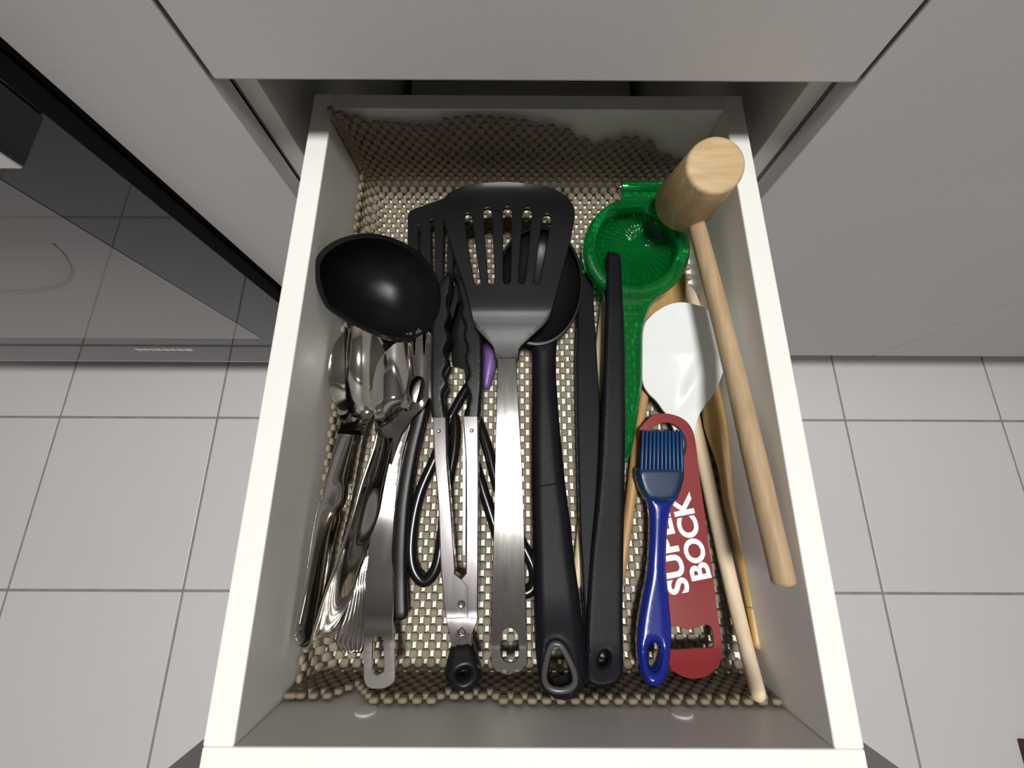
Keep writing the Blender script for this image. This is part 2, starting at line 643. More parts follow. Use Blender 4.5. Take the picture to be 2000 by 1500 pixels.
tag(box('wall_right', 2.0, 2.05, -1.75, 0.86, -0.03, 2.5, MT['wall'], bevel=0), kind='structure')
tag(box('ceiling', -2.05, 2.05, -1.80, 0.90, 2.45, 2.5, MT['wall'], bevel=0), kind='structure')
tag(box('trim_1', -1.95, 1.95, 0.335, 0.35, 0.0, 0.122, MT['front']), kind='structure')

# ------------------------------------------------------------------ cabinets around the drawer
YP = 0.2447                      # plane of the closed fronts
PL, PR = -0.1846, 0.2124         # the middle cabinet's fronts
ZC = Z(0.697)                    # lower edge of the fronts
TOP = 0.848
cab = thing('base_cabinet', 'pale base cabinet carcass that the open utensil drawer slides out of', 'cabinet')
cab.location = (0, 0, 0)
box('side_panel', -0.1885, -0.1725, YP + 0.0215, 0.83, ZC, TOP, MT['edge'], cab)
box('side_panel', 0.2000, 0.2160, YP + 0.0215, 0.83, ZC, TOP, MT['edge'], cab)
box('seal_gap_shade_strip', -0.1884, -0.1874, YP + 0.0204, YP + 0.0218, ZC, TOP, MT['seal_gap_shade'], cab, bevel=0)
box('seal_gap_shade_strip', 0.2149, 0.2159, YP + 0.0204, YP + 0.0218, ZC, TOP, MT['seal_gap_shade'], cab, bevel=0)
box('seal_gap_shade_strip', -0.1880, -0.1840, YP + 0.0194, YP + 0.0214, Z(0.186), TOP, MT['seal_gap_shade'], cab, bevel=0)  # dark strips backing both upper gaps, standing in for the shade inside
box('seal_gap_shade_strip', 0.2126, 0.2158, YP + 0.0194, YP + 0.0214, Z(0.186), TOP, MT['seal_gap_shade'], cab, bevel=0)
box('seal_gap_shade_strip', -0.1880, -0.1873, YP + 0.0015, YP + 0.0190, Z(0.1865), TOP, MT['seal_gap_shade'], cab, bevel=0)  # gap sides darkened on both edges as painted shade, not a real gasket
box('seal_gap_shade_strip', 0.2151, 0.2158, YP + 0.0015, YP + 0.0190, Z(0.1865), TOP, MT['seal_gap_shade'], cab, bevel=0)
box('back_panel', -0.1725, 0.2000, 0.815, 0.829, ZC, TOP, MT['edge'], cab)
box('bottom_panel', -0.1725, 0.2000, YP + 0.0215, 0.815, ZC, ZC + 0.016, MT['edge'], cab)

up = thing('upper_drawer', 'closed grey-white drawer above the open utensil drawer', 'drawer')
box('front_panel', PL, PR, YP, YP + 0.019, Z(0.1882), TOP - 0.004, MT['front'], up, bevel=0.0012)
box('drawer_box', -0.156, 0.180, YP + 0.019, 0.70, Z(0.165), TOP - 0.05, MT['edge'], up)
lowd = thing('lower_drawer', 'closed grey-white drawer under the open utensil drawer', 'drawer')
box('front_panel', PL, PR, YP, YP + 0.019, ZC, Z(0.45), MT['front'], lowd, bevel=0.0012)
box('drawer_box', -0.156, 0.180, YP + 0.019, 0.70, ZC + 0.03, Z(0.47), MT['edge'], lowd)

fl = tag(box('filler_panel', -0.2885, -0.1882, YP, YP + 0.019, ZC, TOP, MT['front'], bevel=0.0012),
         'narrow grey-white filler panel between the oven and the open drawer', 'panel')
rc = thing('appliance_cabinet', 'wide grey-white cabinet front right of the open drawer', 'cabinet')
box('door', 0.2160, 0.6725, YP, YP + 0.019, ZC, TOP, MT['front'], rc, bevel=0.0012)
box('carcass', 0.2165, 0.6725, YP + 0.0225, 0.83, ZC, TOP, MT['edge'], rc)
rc2 = thing('corner_cabinet', 'grey-white cabinet front at the far right edge', 'cabinet')
box('door', 0.6768, 1.27, YP, YP + 0.019, ZC, TOP, MT['front'], rc2, bevel=0.0012)
box('carcass', 0.6770, 1.27, YP + 0.0225, 0.83, ZC, TOP, MT['edge'], rc2)
tag(box('worktop', -1.2, 1.95, YP - 0.012, 0.855, 0.852, 0.89, MT['worktop'], bevel=0.003),
    'stone worktop resting over the cabinets and oven', 'worktop')

# oven
ov = thing('oven', 'built-in black glass oven left of the drawer with a bar handle', 'oven')
OX = -0.292
ZO = Z(0.687)
OL = -1.15
box('body', OL, OX - 0.001, YP + 0.002, 0.80, ZO - 0.004, 0.845, MT['oven_black'], ov)
door = box('door', OL, OX, 0.2262, YP - 0.003, ZO, 0.80, MT['oven_black'], ov, bevel=0.001)
box('glass_pane', OL, OX, 0.2252, 0.2262, ZO, 0.80, MT['oven_glass'], door, bevel=0.0003)
box('window', OL + 0.09, -0.386, 0.2247, 0.2254, Z(0.573), 0.70, MT['oven_window'], door, bevel=0)
box('bottom_trim', OL, OX - 0.001, 0.2249, 0.2264, ZO - 0.0012, ZO + 0.0006, MT['handle_face'], door, bevel=0)
ring_pts = [Vector((-0.60 + 0.175 * math.cos(a), 0.2246, Z(0.28) + 0.145 * math.sin(a)))
            for a in np.linspace(-2.2, -0.35, 40)]
tube('rack_rim', ring_pts, 0.0011, material('dim_rim', (0.24, 0.24, 0.23), 0.4, col2=(0.25, 0.25, 0.24)), door, flat=0.3)
hd = box('handle', OL + 0.03, -0.2925, 0.1865, 0.2245, Z(0.1965), Z(0.05), MT['handle_black'], ov, bevel=0.0015)
box('face_plate', OL + 0.03, -0.2940, 0.1850, 0.1868, Z(0.1962), Z(0.05), MT['handle_face'], hd, bevel=0.0004)


def text_mesh(name, body, mat, fn, parent, offset=0.0):
    cu = bpy.data.curves.new(name, 'FONT')
    cu.body = body
    cu.size = 1.0
    cu.offset = offset
    cu.resolution_u = 6
    tmp = bpy.data.objects.new('tmp_text', cu)
    COL.objects.link(tmp)
    dg = bpy.context.evaluated_depsgraph_get()
    me = bpy.data.meshes.new_from_object(tmp.evaluated_get(dg))
    bpy.data.objects.remove(tmp)
    bpy.data.curves.remove(cu)
    co = np.array([v.co[:] for v in me.vertices])
    mn, mx = co.min(0), co.max(0)
    for v in me.vertices:
        v.co = fn((v.co.x - mn[0]) / (mx[0] - mn[0]), (v.co.y - mn[1]) / (mx[1] - mn[1]))
    me.materials.clear()
    me.materials.append(mat)
    me.name = name
    o = link(bpy.data.objects.new(name, me), parent)
    return o


# the maker's name on the oven's lower band is too blurred to read: a row of small pale strokes
for k, (a, w) in enumerate([(0, .10), (.13, .10), (.26, .07), (.36, .10), (.49, .09), (.61, .10), (.74, .10), (.87, .13)]):
    box('badge_stroke', -0.628 + 0.094 * a, -0.628 + 0.094 * (a + w), 0.2248, 0.2253,
        Z(0.630) + 0.0005 * (k % 2), Z(0.621), MT['handle_face'], door, bevel=0)

rug = thing('rug', 'brown rug with dark stitched border on the tiles at bottom right', 'rug')
RX, RY = 0.8794, -0.4124
box('pile', RX + 0.010, 1.62, -1.05, RY - 0.010, 0.0, 0.007, MT['rug'], rug, bevel=0.002)
box('binding', RX, RX + 0.011, -1.06, RY, 0.0, 0.008, MT['rug_trim'], rug, bevel=0.002)
box('binding', RX + 0.011, 1.63, RY - 0.011, RY, 0.0, 0.008, MT['rug_trim'], rug, bevel=0.002)

# ------------------------------------------------------------------ the open drawer
XL, XR, IL, IR = -0.1559, 0.1800, -0.1401, 0.1648
YB, YBI, YFI, YFO = 0.3009, 0.2862, -0.1261, -0.1445
RIM, FLR = Z(0.2415), Z(0.3255)
dr = thing('utensil_drawer', 'open white drawer full of kitchen utensils on a beige liner', 'drawer')
box('side_panel', XL, IL, YFI, YB, FLR - 0.016, RIM, MT['laminate'], dr, bevel=0.0009)
box('side_panel', IR, XR, YFI, YB, FLR - 0.016, RIM, MT['laminate'], dr, bevel=0.0009)
box('back_panel', IL, IR, YBI, YB, FLR - 0.016, RIM - 0.0004, MT['laminate'], dr, bevel=0.0009)
box('front_board', XL, XR, YFO, YFI, FLR - 0.016, RIM, MT['laminate'], dr, bevel=0.0009)
box('base_panel', IL, IR, YFI, YBI, FLR - 0.012, FLR, MT['laminate'], dr, bevel=0)
box('front_panel', PL, PR, YFO - 0.0193, YFO - 0.0003, Z(0.447), RIM - 0.0005, MT['front'], dr, bevel=0.0012)
for u, v in ((715, 1390), (1331, 1394)):
    r = ray(u, v)
    p = r * (YFI / r.y)
    cyl('cover_cap', (p.x, YFI - 0.0002, CAMZ + p.z), (p.x, YFI + 0.0012, CAMZ + p.z), 0.0066, 0.0062, MT['laminate'], dr, seg=28, bevel=0.0004)
box('runner', XL - 0.0135, XL - 0.001, YFI + 0.03, YB + 0.02, FLR - 0.004, FLR + 0.032, MT['steel2'], dr)
box('runner', XR + 0.001, XR + 0.0135, YFI + 0.03, YB + 0.02, FLR - 0.004, FLR + 0.032, MT['steel2'], dr)


# ------------------------------------------------------------------ woven-look foam liner: one net of joined beads
def make_liner():
    PX, PY = 0.00870, 0.01060
    h = 0.0016
    z0 = FLR + h + 0.0003
    xl, xr = IL + 0.0035, IR - 0.0035
    yf, yb = YFI + 0.0035, YBI - 0.0045
    # height of the turned-up edges
    def front_h(x):
        return 0.043 + 0.003 * math.sin(x * 60) + 0.006 * math.exp(-((x - 0.085) / 0.012) ** 2) \
            - 0.016 * math.exp(-((x + 0.098) / 0.010) ** 2)
    back_tab = ramp([(-0.137, .086), (-0.125, .080), (-0.10, .077), (-0.07, .076), (-0.04, .080), (0.0, .080), (0.03, .076), (0.05, .066),
                     (0.07, .056), (0.082, .062), (0.095, .066), (0.11, .060), (0.125, .046), (0.16, .035)])
    RB, RF = 0.016, 0.007
    def prof(t, R, H):
        """t = distance along the sheet past the bend start -> (horizontal, vertical)"""
        q = R * math.pi / 2
        if t <= 0: return t, 0.0
        if t < q: return R * math.sin(t / R), R * (1 - math.cos(t / R))
        return R, R + (t - q)
    RLs = 0.020
    def S(s, t):
        # s, t: sheet coordinates = floor x / y, running on up the sides
        ybs, yfs = yb - RB, yf + RF
        x = s
        zz = 0.0
        xs = xl + RLs
        if s < xs:
            a, b = prof(xs - s, RLs, 0)
            x = xs - a
            zz += b
        y = t
        if t > ybs:
            a, b = prof(t - ybs, RB, 0)
            y = ybs + a - 0.10 * max(0, b - RB) * (0.4 + 0.6 * math.sin(s * 38 + 1.0) ** 2)
            zz = max(zz, b) if s < xs else zz + b
        elif t < yfs:
            a, b = prof(yfs - t, RF, 0)
            y = yfs - a
            zz = max(zz, b) if s < xs else zz + b
        zz += 0.0006 * math.sin(s * 70 + t * 30) * (1 if zz < 0.002 else 0) + 0.0006
        x = min(max(x, xl), xr)
        return Vector((x, y, z0 + zz))
    bead = []
    SEG = 10
    prof_r = ((-1.0, .78), (-0.2, 1.0), (0.55, .94), (0.92, .70))
    for zz, sc in prof_r:
        for k in range(SEG):
            a = 2 * math.pi * (k + .5) / SEG
            c, s_ = math.cos(a), math.sin(a)
            p = 3.6
            bead.append((math.copysign(abs(c) ** (2 / p), c) * sc * 0.0031,
                         math.copysign(abs(s_) ** (2 / p), s_) * sc * 0.0031, zz * h))
    bead.append((0, 0, h))
    bead.append((0, 0, -h))
    bead = np.array(bead)
    bf = []
    for r in range(3):
        for k in range(SEG):
            k2 = (k + 1) % SEG
            bf.append((r * SEG + k, r * SEG + k2, (r + 1) * SEG + k2, (r + 1) * SEG + k))
    tf = [(3 * SEG + k, 3 * SEG + (k + 1) % SEG, 4 * SEG) for k in range(SEG)]
    tf += [((k + 1) % SEG, k, 4 * SEG + 1) for k in range(SEG)]
    verts, faces = [], []
    nb = len(bead)
    s_lo = xl + RLs - (RLs * math.pi / 2 + 0.004)
    j = 0
    t = yf - 0.07
    while t < yb + 0.12:
        i = 0
        s = s_lo + (PX / 2 if j % 2 else 0)
        while s < xr:
            over_b = t - (yb - RB)
            over_f = (yf + RF) - t
            keep = True
            if over_b > 0:
                a, b = prof(over_b, RB, 0)
                if b > back_tab(s): keep = False
            if over_f > 0:
                a, b = prof(over_f, RF, 0)
                if b > front_h(s): keep = False
            if s < xl + RLs:
                lim = 0.030 if t < 0.2 else 0.086
                if over_b > 0.02: lim = 0.09
            if keep:
                e = 0.0008
                p = S(s, t)
                du = S(s + e, t) - S(s - e, t)
                dv = S(s, t + e) - S(s, t - e)
                if du.length > 1e-6 and dv.length > 1e-6:
                    du.normalize()
                    nn = du.cross(dv).normalized()
                    dv2 = nn.cross(du)
                    R = np.array([du, dv2, nn])
                    b0 = len(verts) * nb
                    verts.append(bead @ R + np.array(p))
                    faces += [tuple(q + b0 for q in f) for f in bf]
                    faces += [tuple(q + b0 for q in f) for f in tf]
            s += PX
            i += 1
        t += PY / 2
        j += 1
    V = np.vstack(verts)
    o = mesh_obj('drawer_liner', V.tolist(), faces, MT['liner'], None, smooth=True)
    return tag(o, 'beige open-weave foam non-slip liner covering the drawer floor', 'liner')


make_liner()

# ------------------------------------------------------------------ utensils, lowest first
# cream stick
cs = tag(sweep('cream_stick', [(1190, 560, .3145, 21, .008), (1178, 640, .3155, 21, .008), (1153, 870, .3160, 20, .008), (1126, 1140, .3165, 19, .008)],
               MT['cream'], None, nspan=8), 'thin cream wooden stick lying under the black plastic tongs', 'stick')

# amber wooden spoon
ws = thing('wooden_spoon', 'amber brown wooden spoon lying mostly under the green squeezer', 'spoon')
def bowlD(cu, cv, a, b, rot, base, depth, lip=0.0, tilt=None):
    cr, sr = math.cos(rot), math.sin(rot)
    def f(u, v):
        x, y = u - cu, v - cv
        X, Y = x * cr + y * sr, -x * sr + y * cr
        r2 = min(1.0, (X / a) ** 2 + (Y / b) ** 2)
        d = base(u, v) if callable(base) else base
        r = math.sqrt(r2)
        if lip and r > 1 - lip: return d
        q = r / (1 - lip) if lip else r
        return d + depth * math.sqrt(max(0.0, 1 - q * q)) if depth > 0 else d + depth * (1 - q * q)
    return f
plate('bowl', ell(1294, 572, 44, 78, 0.14), bowlD(1294, 572, 44, 78, 0.14, .3112, .003), .003, MT['brownwood'], ws, res=8)
sweep('handle', [(1278, 640, .3150, 24, .008), (1258, 767, .3150, 20, .008), (1245, 860, .3145, 20, .008), (1233, 967, .3155, 20, .008),
                 (1222, 1047, .3160, 19, .008), (1211, 1132, .3162, 18, .008)], MT['brownwood'], ws)

# pale wooden spoon
ps = thing('wooden_spoon', 'pale wooden spoon with long handle ending in the front right corner', 'spoon')
plate('bowl', ell(1330, 622, 42, 74, -0.1), bowlD(1330, 622, 42, 74, -0.1, .3150, .003), .003, MT['palewood'], ps, res=8)
sweep('handle', [(1338, 690, .3165, 25, .006), (1352, 800, .3155, 26, .008), (1383, 940, .3150, 27, .009), (1411, 1067, .3140, 28, .009), (1439, 1190, .3050, 28, .010),
                 (1461, 1280, .2940, 27, .010), (1481, 1356, .2780, 25, .010)], MT['palewood'], ps)

# bamboo tool
bt = thing('bamboo_spatula', 'golden bamboo handled tool with dark joints beside the white paddle', 'spatula')
sweep('handle', [(1384, 660, .3120, 46, .007), (1392, 740, .3100, 54, .010), (1402, 816, .3075, 57, .013), (1408, 852, .3072, 52, .013), (1415, 890, .3074, 38, .011),
                 (1421, 930, .3078, 30, .009), (1429, 985, .3080, 29, .008), (1445, 1052, .3070, 26, .008), (1459, 1120, .3050, 24, .008),
                 (1469, 1184, .3030, 23, .007), (1480, 1258, .2995, 21, .006)], MT['bamboo'], bt, n=2.4)
for (u, v, d, w) in ((1426, 956, .3080, 31), (1469, 1184, .3030, 24)):
    sweep('joint_ring', [(u - .25, v - 1.2, d, w, .0085), (u + .25, v + 1.2, d, w, .0085)], MT['joint'], bt, nspan=2, cap=0)

# purple handled tool
pk = thing('purple_peeler', 'small purple handled tool mostly hidden under the slotted turner', 'peeler')
sweep('handle', [(972, 610, .314, 22, .008), (963, 668, .313, 27, .010), (957, 710, .3125, 27, .010), (950, 752, .314, 17, .008)], MT['purple'], pk)
sweep('blade', [(972, 615, .3155, 14, .003), (980, 560, .3170, 12, .002)], MT['steel2'], pk)

# kitchen scissors
sc = thing('kitchen_scissors', 'kitchen scissors with black loop handles under the steel tongs', 'scissors')
def loop(name, pts, d, rpx):
    C = [W(u, v, d) for u, v in crom(pts, 5, True)]
    return tube(name, C, rpx * mpp(pts[0][0], pts[0][1], d), MT['gloss_black'], sc, closed=True, flat=0.7)
loop('finger_loop', [(884, 812), (850, 893), (818, 968), (803, 1050), (806, 1108), (828, 1136), (852, 1108), (864, 1040), (872, 960), (888, 870)], .3150, 10)
loop('finger_loop', [(922, 800), (950, 868), (975, 960), (1014, 1050), (1042, 1110), (1040, 1150), (1012, 1156), (990, 1108), (962, 1015), (935, 930), (915, 850)], .3155, 10)
plate('blade', [(914, 815), (934, 810), (937, 735), (914, 640), (892, 555), (884, 560), (878, 640), (884, 712), (908, 720)], .3165, .002, MT['gloss_black'], sc, smooth=False)
sweep('shank', [(878, 818, .3150, 18, .006), (905, 768, .3150, 18, .006), (928, 735, .3150, 16, .006)], MT['gloss_black'], sc)
plate('blade', [(920, 740), (938, 736), (932, 640), (920, 560), (914, 600)], .3185, .0015, MT['gloss_black'], sc, smooth=False)

# white rice paddle
rp = thing('rice_paddle', 'white plastic rice paddle under the red bottle opener', 'paddle')
def paddleD(u, v):
    x = (u - 1333) / 78
    base = ramp([(590, .3030), (700, .3060), (780, .3070), (830, .3085), (880, .3100), (1000, .3130), (1110, .3160)])(v)
    c = -0.0045 * min(1.0, x * x) * (1 if v < 800 else max(0, (860 - v) / 60))
    crease = -0.0035 * math.exp(-(((u - 1338) - (790 - v) * 0.42) / 16) ** 2) * max(0.0, min(1.0, (v - 690) / 70)) * max(0.0, min(1.0, (815 - v) / 60))
    return base + c + crease - .012 * max(0.0, min(1.0, (u - 1262) / 150)) * max(0.0, min(1.0, (800 - v) / 110))
plate('blade', [(1308, 595), (1332, 591), (1356, 595), (1380, 604), (1400, 626), (1409, 660), (1413, 700), (1411, 726), (1404, 747), (1390, 774), (1374, 795), (1363, 815),
                (1357, 838), (1358, 862), (1362, 912), (1369, 968), (1377, 1020), (1386, 1080), (1384, 1104), (1370, 1108), (1360, 1090), (1350, 1010), (1338, 930), (1328, 880),
                (1318, 840), (1306, 812), (1296, 800), (1284, 783), (1267, 766), (1257, 747), (1255, 716), (1255, 668), (1260, 634), (1270, 620), (1284, 608)],
      paddleD, .0026, MT['white_plastic'], rp, res=7, nspan=3)

# red bottle opener with white lettering
bo = thing('bottle_opener', 'flat red bar bottle opener with white lettering under the blue brush', 'bottle opener')
openD = ramp([(805, .3015), (870, .3025), (1000, .3070), (1150, .3090), (1250, .3060), (1330, .2975)])
oD = lambda u, v: openD(v)
plate('bar', [(1248, 848), (1256, 830), (1272, 814), (1292, 808), (1317, 811), (1339, 822), (1353, 842), (1359, 870), (1367, 940), (1376, 1002), (1384, 1066), (1393, 1130),
              (1401, 1200), (1408, 1245), (1409, 1275), (1404, 1296), (1388, 1315), (1367, 1324), (1340, 1323), (1319, 1312), (1308, 1298), (1300, 1260), (1290, 1190), (1280, 1110), (1268, 1010), (1256, 920)],
      oD, .0016, MT['red'], bo, res=10, nspan=3, bevel=.0003,
      holes=[ell(1301, 868, 42, 43), [(1303, 1223), (1327, 1224), (1340, 1228), (1353, 1228), (1367, 1221), (1376, 1219), (1388, 1223), (1393, 1232), (1395, 1248), (1392, 1265), (1360, 1267), (1308, 1269), (1303, 1250)]])
def lettering(body, p0, p1, up, parent):
    def fn(a, b):
        u = p0[0] + (p1[0] - p0[0]) * a + up[0] * b
        v = p0[1] + (p1[1] - p0[1]) * a + up[1] * b
        return W(u, v, openD(v) - .00035)
    o = text_mesh('lettering', body, MT['print'], fn, parent, offset=0.035)
    o['label'] = 'white printed lettering'
    return o
lettering('BOCK', (1391, 1128), (1347, 960), (-40, 8), bo)
lettering('SUPER', (1349, 1156), (1300, 966), (-42, 8), bo)

# blue silicone brush
bb = thing('basting_brush', 'blue silicone basting brush lying on the red bottle opener', 'brush')
brD = ramp([(830, .2950), (920, .2960), (980, .2975), (1100, .3010), (1250, .2975), (1345, .2870)])
for k in range(11):
    u0, u1 = 1256 + 7.3 * k, 1252.5 + 7.9 * k
    for row in (0, 1):
        sweep('bristle', [(u0 + 1.5 * row, 842 + 2 * row + (k % 3), .2955 + .0042 * row, 6.2, .0034), (u1 + row, 922, .2962 + .004 * row, 6.9, .0036)],
              MT['blue_sil'], bb, nspan=2, seg=8, cap=.5)
plate('ferrule', [(1247, 915), (1290, 914), (1336, 915), (1335, 934), (1329, 957), (1321, 976), (1293, 979), (1266, 976), (1255, 957), (1248, 934)],
      lambda u, v: brD(v) - .0022, .011, material('blue_brush_collar', (0.005, 0.024, 0.065), 0.35, col2=(0.006, 0.028, 0.075)), bb, smooth=False, res=7, dome=(9, .003))
plate('handle', [(1268, 972), (1293, 976), (1319, 972), (1310, 992), (1305, 1012), (1301, 1052), (1300, 1110), (1305, 1168), (1309, 1213), (1310, 1253), (1305, 1305), (1296, 1329),
                 (1280, 1339), (1265, 1333), (1254, 1314), (1248, 1275), (1249, 1227), (1257, 1175), (1267, 1122), (1272, 1052), (1272, 1002)],
      lambda u, v: brD(v), .0075, MT['blue'], bb, res=7, dome=(16, .0035), holes=[[(1270, 1256), (1278, 1253), (1287, 1257), (1291, 1272), (1288, 1295), (1281, 1307), (1273, 1308), (1267, 1298), (1264, 1272)]])

# wooden mallet
ml = thing('wooden_mallet', 'wooden mallet with cylindrical head leaning in the back right corner', 'mallet')
ca = W(1399, 321, .2150)
cb = W(1336, 397, .2700)
cyl('head', cb, ca, .0238, .0192, MT['mallet'], ml, seg=48, bevel=.0025)
sweep('handle', [(1350, 412, .2680, 30, .0135), (1362, 446, .2670, 31, .0135), (1425, 690, .2620, 37, .0140), (1482, 930, .2515, 43, .0142), (1530, 1135, .2480, 42, .0142)],
      MT['mallet_h'], ml, cap=.25)

# green citrus squeezer
sq = thing('citrus_squeezer', 'translucent green plastic citrus squeezer with ribbed round cup', 'squeezer')
sqD = ramp([(350, .2890), (400, .2860), (480, .2860), (600, .2880), (750, .2960), (900, .3060)])
plate('rim', ell(1244, 485, 103, 99, 0, 60), lambda u, v: sqD(v), .0075, MT['green'], sq, holes=[ell(1243, 480, 80, 76, 0, 48)], res=8, dome=(12, .003))
def cupD(u, v, r, a):
    q = math.sqrt(max(0.0, 1 - r * r * .98))
    return sqD(v) + .0015 + .0262 * q + .0013 * math.cos(38 * a) * max(0.0, min(1.0, (r - .22) * 3)) * (1 - .4 * r)
polar('cup', ell(1243, 480, 81, 77, 0, 36), (1243, 480), cupD, .0018, MT['green'], sq, n=228, bevel=.0003,
      rows=(.06, .12, .2, .3, .4, .5, .6, .7, .78, .85, .9, .94, .97, .99, 1.0), sharp=180)
plate('handle', [(1188, 566), (1243, 578), (1296, 566),  (1283, 582), (1268, 602), (1260, 624), (1255, 650), (1254, 704), (1253, 752), (1246, 800),
                 (1237, 860), (1226, 896), (1216, 902), (1206, 890), (1200, 840), (1196, 760), (1192, 690), (1189, 630), (1187, 590)],
      lambda u, v: sqD(v) + .0005, .008, MT['green'], sq, res=8, dome=(9, .003), nspan=3)
plate('hinge_neck', [(1216, 368), (1292, 368), (1293, 398), (1310, 408), (1243, 402), (1190, 408), (1213, 398)], lambda u, v: sqD(v) - .001, .007, MT['green'], sq, smooth=False, res=8)
cyl('hinge_barrel', W(1213, 365, .2860), W(1296, 365, .2860), .0048, .0048, MT['green'], sq, seg=24, bevel=.0005)
cyl('hinge_pin', W(1210, 365, .2860), W(1299, 365, .2860), .0013, .0013, MT['steel2'], sq, seg=16, bevel=.0002)

# black plastic tongs
bt2 = thing('plastic_tongs', 'long black plastic tongs with tip resting on the green squeezer', 'tongs')
lD = ramp([(530, .3030), (900, .3040), (1240, .3010)])
plate('arm', [(1134, 535), (1155, 535), (1159, 620), (1164, 700), (1172, 833), (1176, 950), (1172, 1100), (1170, 1230), (1149, 1235), (1145, 1190), (1137, 1047), (1131, 833), (1129, 700)],
      lambda u, v: lD(v), .010, MT['nylon_soft'], bt2, smooth=False, res=9, bevel=.0012)
rD = ramp([(490, .2825), (560, .2825), (700, .2860), (900, .2920), (1100, .2965), (1240, .2940), (1345, .2850)])
plate('arm', [(1187, 498), (1192, 494), (1206, 495), (1211, 503), (1214, 560), (1218, 640), (1220, 720), (1220, 833), (1219, 940), (1217, 1047), (1215, 1190), (1216, 1300), (1212, 1322), (1200, 1335),
              (1179, 1340), (1158, 1336), (1147, 1325), (1146, 1290), (1149, 1200), (1157, 1080), (1166, 1000), (1173, 920), (1178, 820), (1182, 720), (1186, 600)],
      lambda u, v: rD(v), .0085, MT['nylon_soft'], bt2, smooth=True, nspan=3, res=8, dome=(6, .002), holes=[ell(1180, 1287, 11, 17, 0.35, 24)])

# black serving spoon
bs = thing('serving_spoon', 'black nylon serving spoon with thick grip under the slotted turner', 'spoon')
sbase = ramp([(440, .2830), (560, .2850), (670, .2900)])
def dish(base, depth, lip):
    def f(u, v, r, a):
        if r >= 1 - lip: return base(u, v)
        q = r / (1 - lip)
        return base(u, v) + depth * math.sqrt(max(0.0, 1 - q * q))
    return f
polar('bowl', ell(1052, 558, 86, 116, 0.05, 24), (1052, 558), dish(lambda u, v: sbase(v), .020, .045), .0022, MT['nylon'], bs,
      rows=(.12, .28, .44, .58, .70, .80, .87, .92, .95, .957, 1.0))
gr = ramp([(650, .2895), (720, .2925), (950, .2955), (1150, .2925), (1260, .2840), (1370, .2700)])
plate('handle', [(1036, 655), (1060, 662), (1088, 655), (1085, 690), (1085, 740), (1092, 833), (1103, 948), (1113, 1020), (1120, 1091), (1129, 1154), (1135, 1205), (1143, 1281), (1143, 1319), (1140, 1342), (1126, 1361), (1103, 1367), (1083, 1363), (1063, 1347),
                 (1053, 1319), (1049, 1281), (1046, 1205), (1045, 1154), (1043, 1060), (1040, 948), (1040, 833), (1041, 740), (1041, 690)],
      lambda u, v: gr(v), .012, MT['nylon_soft'], bs, smooth=False, res=8, dome=(20, .006),
      holes=[[(1084, 1258), (1092, 1260), (1099, 1272), (1110, 1300), (1115, 1325), (1108, 1338), (1090, 1341), (1075, 1336), (1070, 1322), (1073, 1295), (1077, 1268)]], hsmooth=True)
sweep('seam', [(1071.5, 945.6, .3013, 62, .0122), (1072, 948.6, .3013, 62.4, .0122)], MT['oven_black'], bs, nspan=2, cap=0, n=4, seg=36)
hang = crom([(1084, 1257), (1096, 1262), (1110, 1286), (1121, 1312), (1122, 1334), (1108, 1346), (1088, 1348), (1070, 1340), (1063, 1322), (1067, 1292), (1075, 1264)], 5, True)
tube('hang_ring', [W(u, v, gr(v) + .0008) for u, v in hang], .0019, MT['grey_plastic'], bs, closed=True)

# ladle
la = thing('ladle', 'black nylon ladle with deep round bowl against the left drawer wall', 'ladle')
lbase = lambda u, v: .243 + .040 * min(1.1, max(0.0, ((u - 613) * .55 + (v - 470) * .55) / 220))
polar('bowl', [(614, 527), (620, 500), (641, 478), (672, 463), (709, 456), (747, 459), (787, 473), (821, 495), (843, 521), (856, 552), (860, 590), (852, 630), (830, 655), (795, 667), (747, 661),
               (688, 634), (664, 620), (637, 600), (621, 566)], (752, 578), lambda u, v, r, a: lbase(u, v) + (.034 * (1 - (r / .925) ** 2.5) if r < .925 else .034 * (r - .925)), .0022, MT['nylon'], la,
      rows=(.1, .22, .34, .46, .57, .66, .74, .80, .85, .89, .925, .95, 1.0), n=96, sharp=28)
sweep('handle', [(846, 640, .2905, 30, .006), (842, 700, .2960, 27, .007), (835, 750, .3000, 26, .007), (818, 820, .3040, 27, .007), (802, 887, .3065, 28, .007), (787, 980, .3085, 29, .007), (781, 1070, .3100, 30, .007),
                 (780, 1140, .3110, 32, .007), (781, 1203, .3100, 33, .007)], MT['nylon'], la, n=3.0, cap=.4)

# second slotted turner with steel handle
t2 = thing('slotted_turner', 'slotted black turner with steel handle lying half under the ladle', 'turner')
t2D = ramp([(380, .2940), (520, .2990), (620, .3010), (660, .3030), (800, .3070), (880, .3085), (980, .3095), (1060, .3095), (1150, .3070), (1240, .2985), (1345, .2850)])
t2tilt = ramp([(700, .0), (840, .0042), (920, .0040), (990, .0024), (1060, .0006), (1150, .0), (1345, 0.0)])
t2mid = ramp([(640, 852), (820, 790), (980, 754), (1148, 740), (1345, 739)])
plate('blade', [(797, 420), (803, 411), (835, 399), (867, 388), (893, 383), (901, 395), (904, 470), (900, 560), (884, 620), (866, 655), (846, 655), (822, 610), (804, 540), (797, 468)],
      lambda u, v: t2D(v), .0022, MT['nylon'], t2, smooth=False, res=8,
      holes=[slot(819, 443, 8, 820, 520, 8), slot(844, 433, 10, 846, 560, 9), slot(870, 433, 10, 868, 560, 9), slot(891, 440, 8, 886, 556, 8)], hsmooth=False)
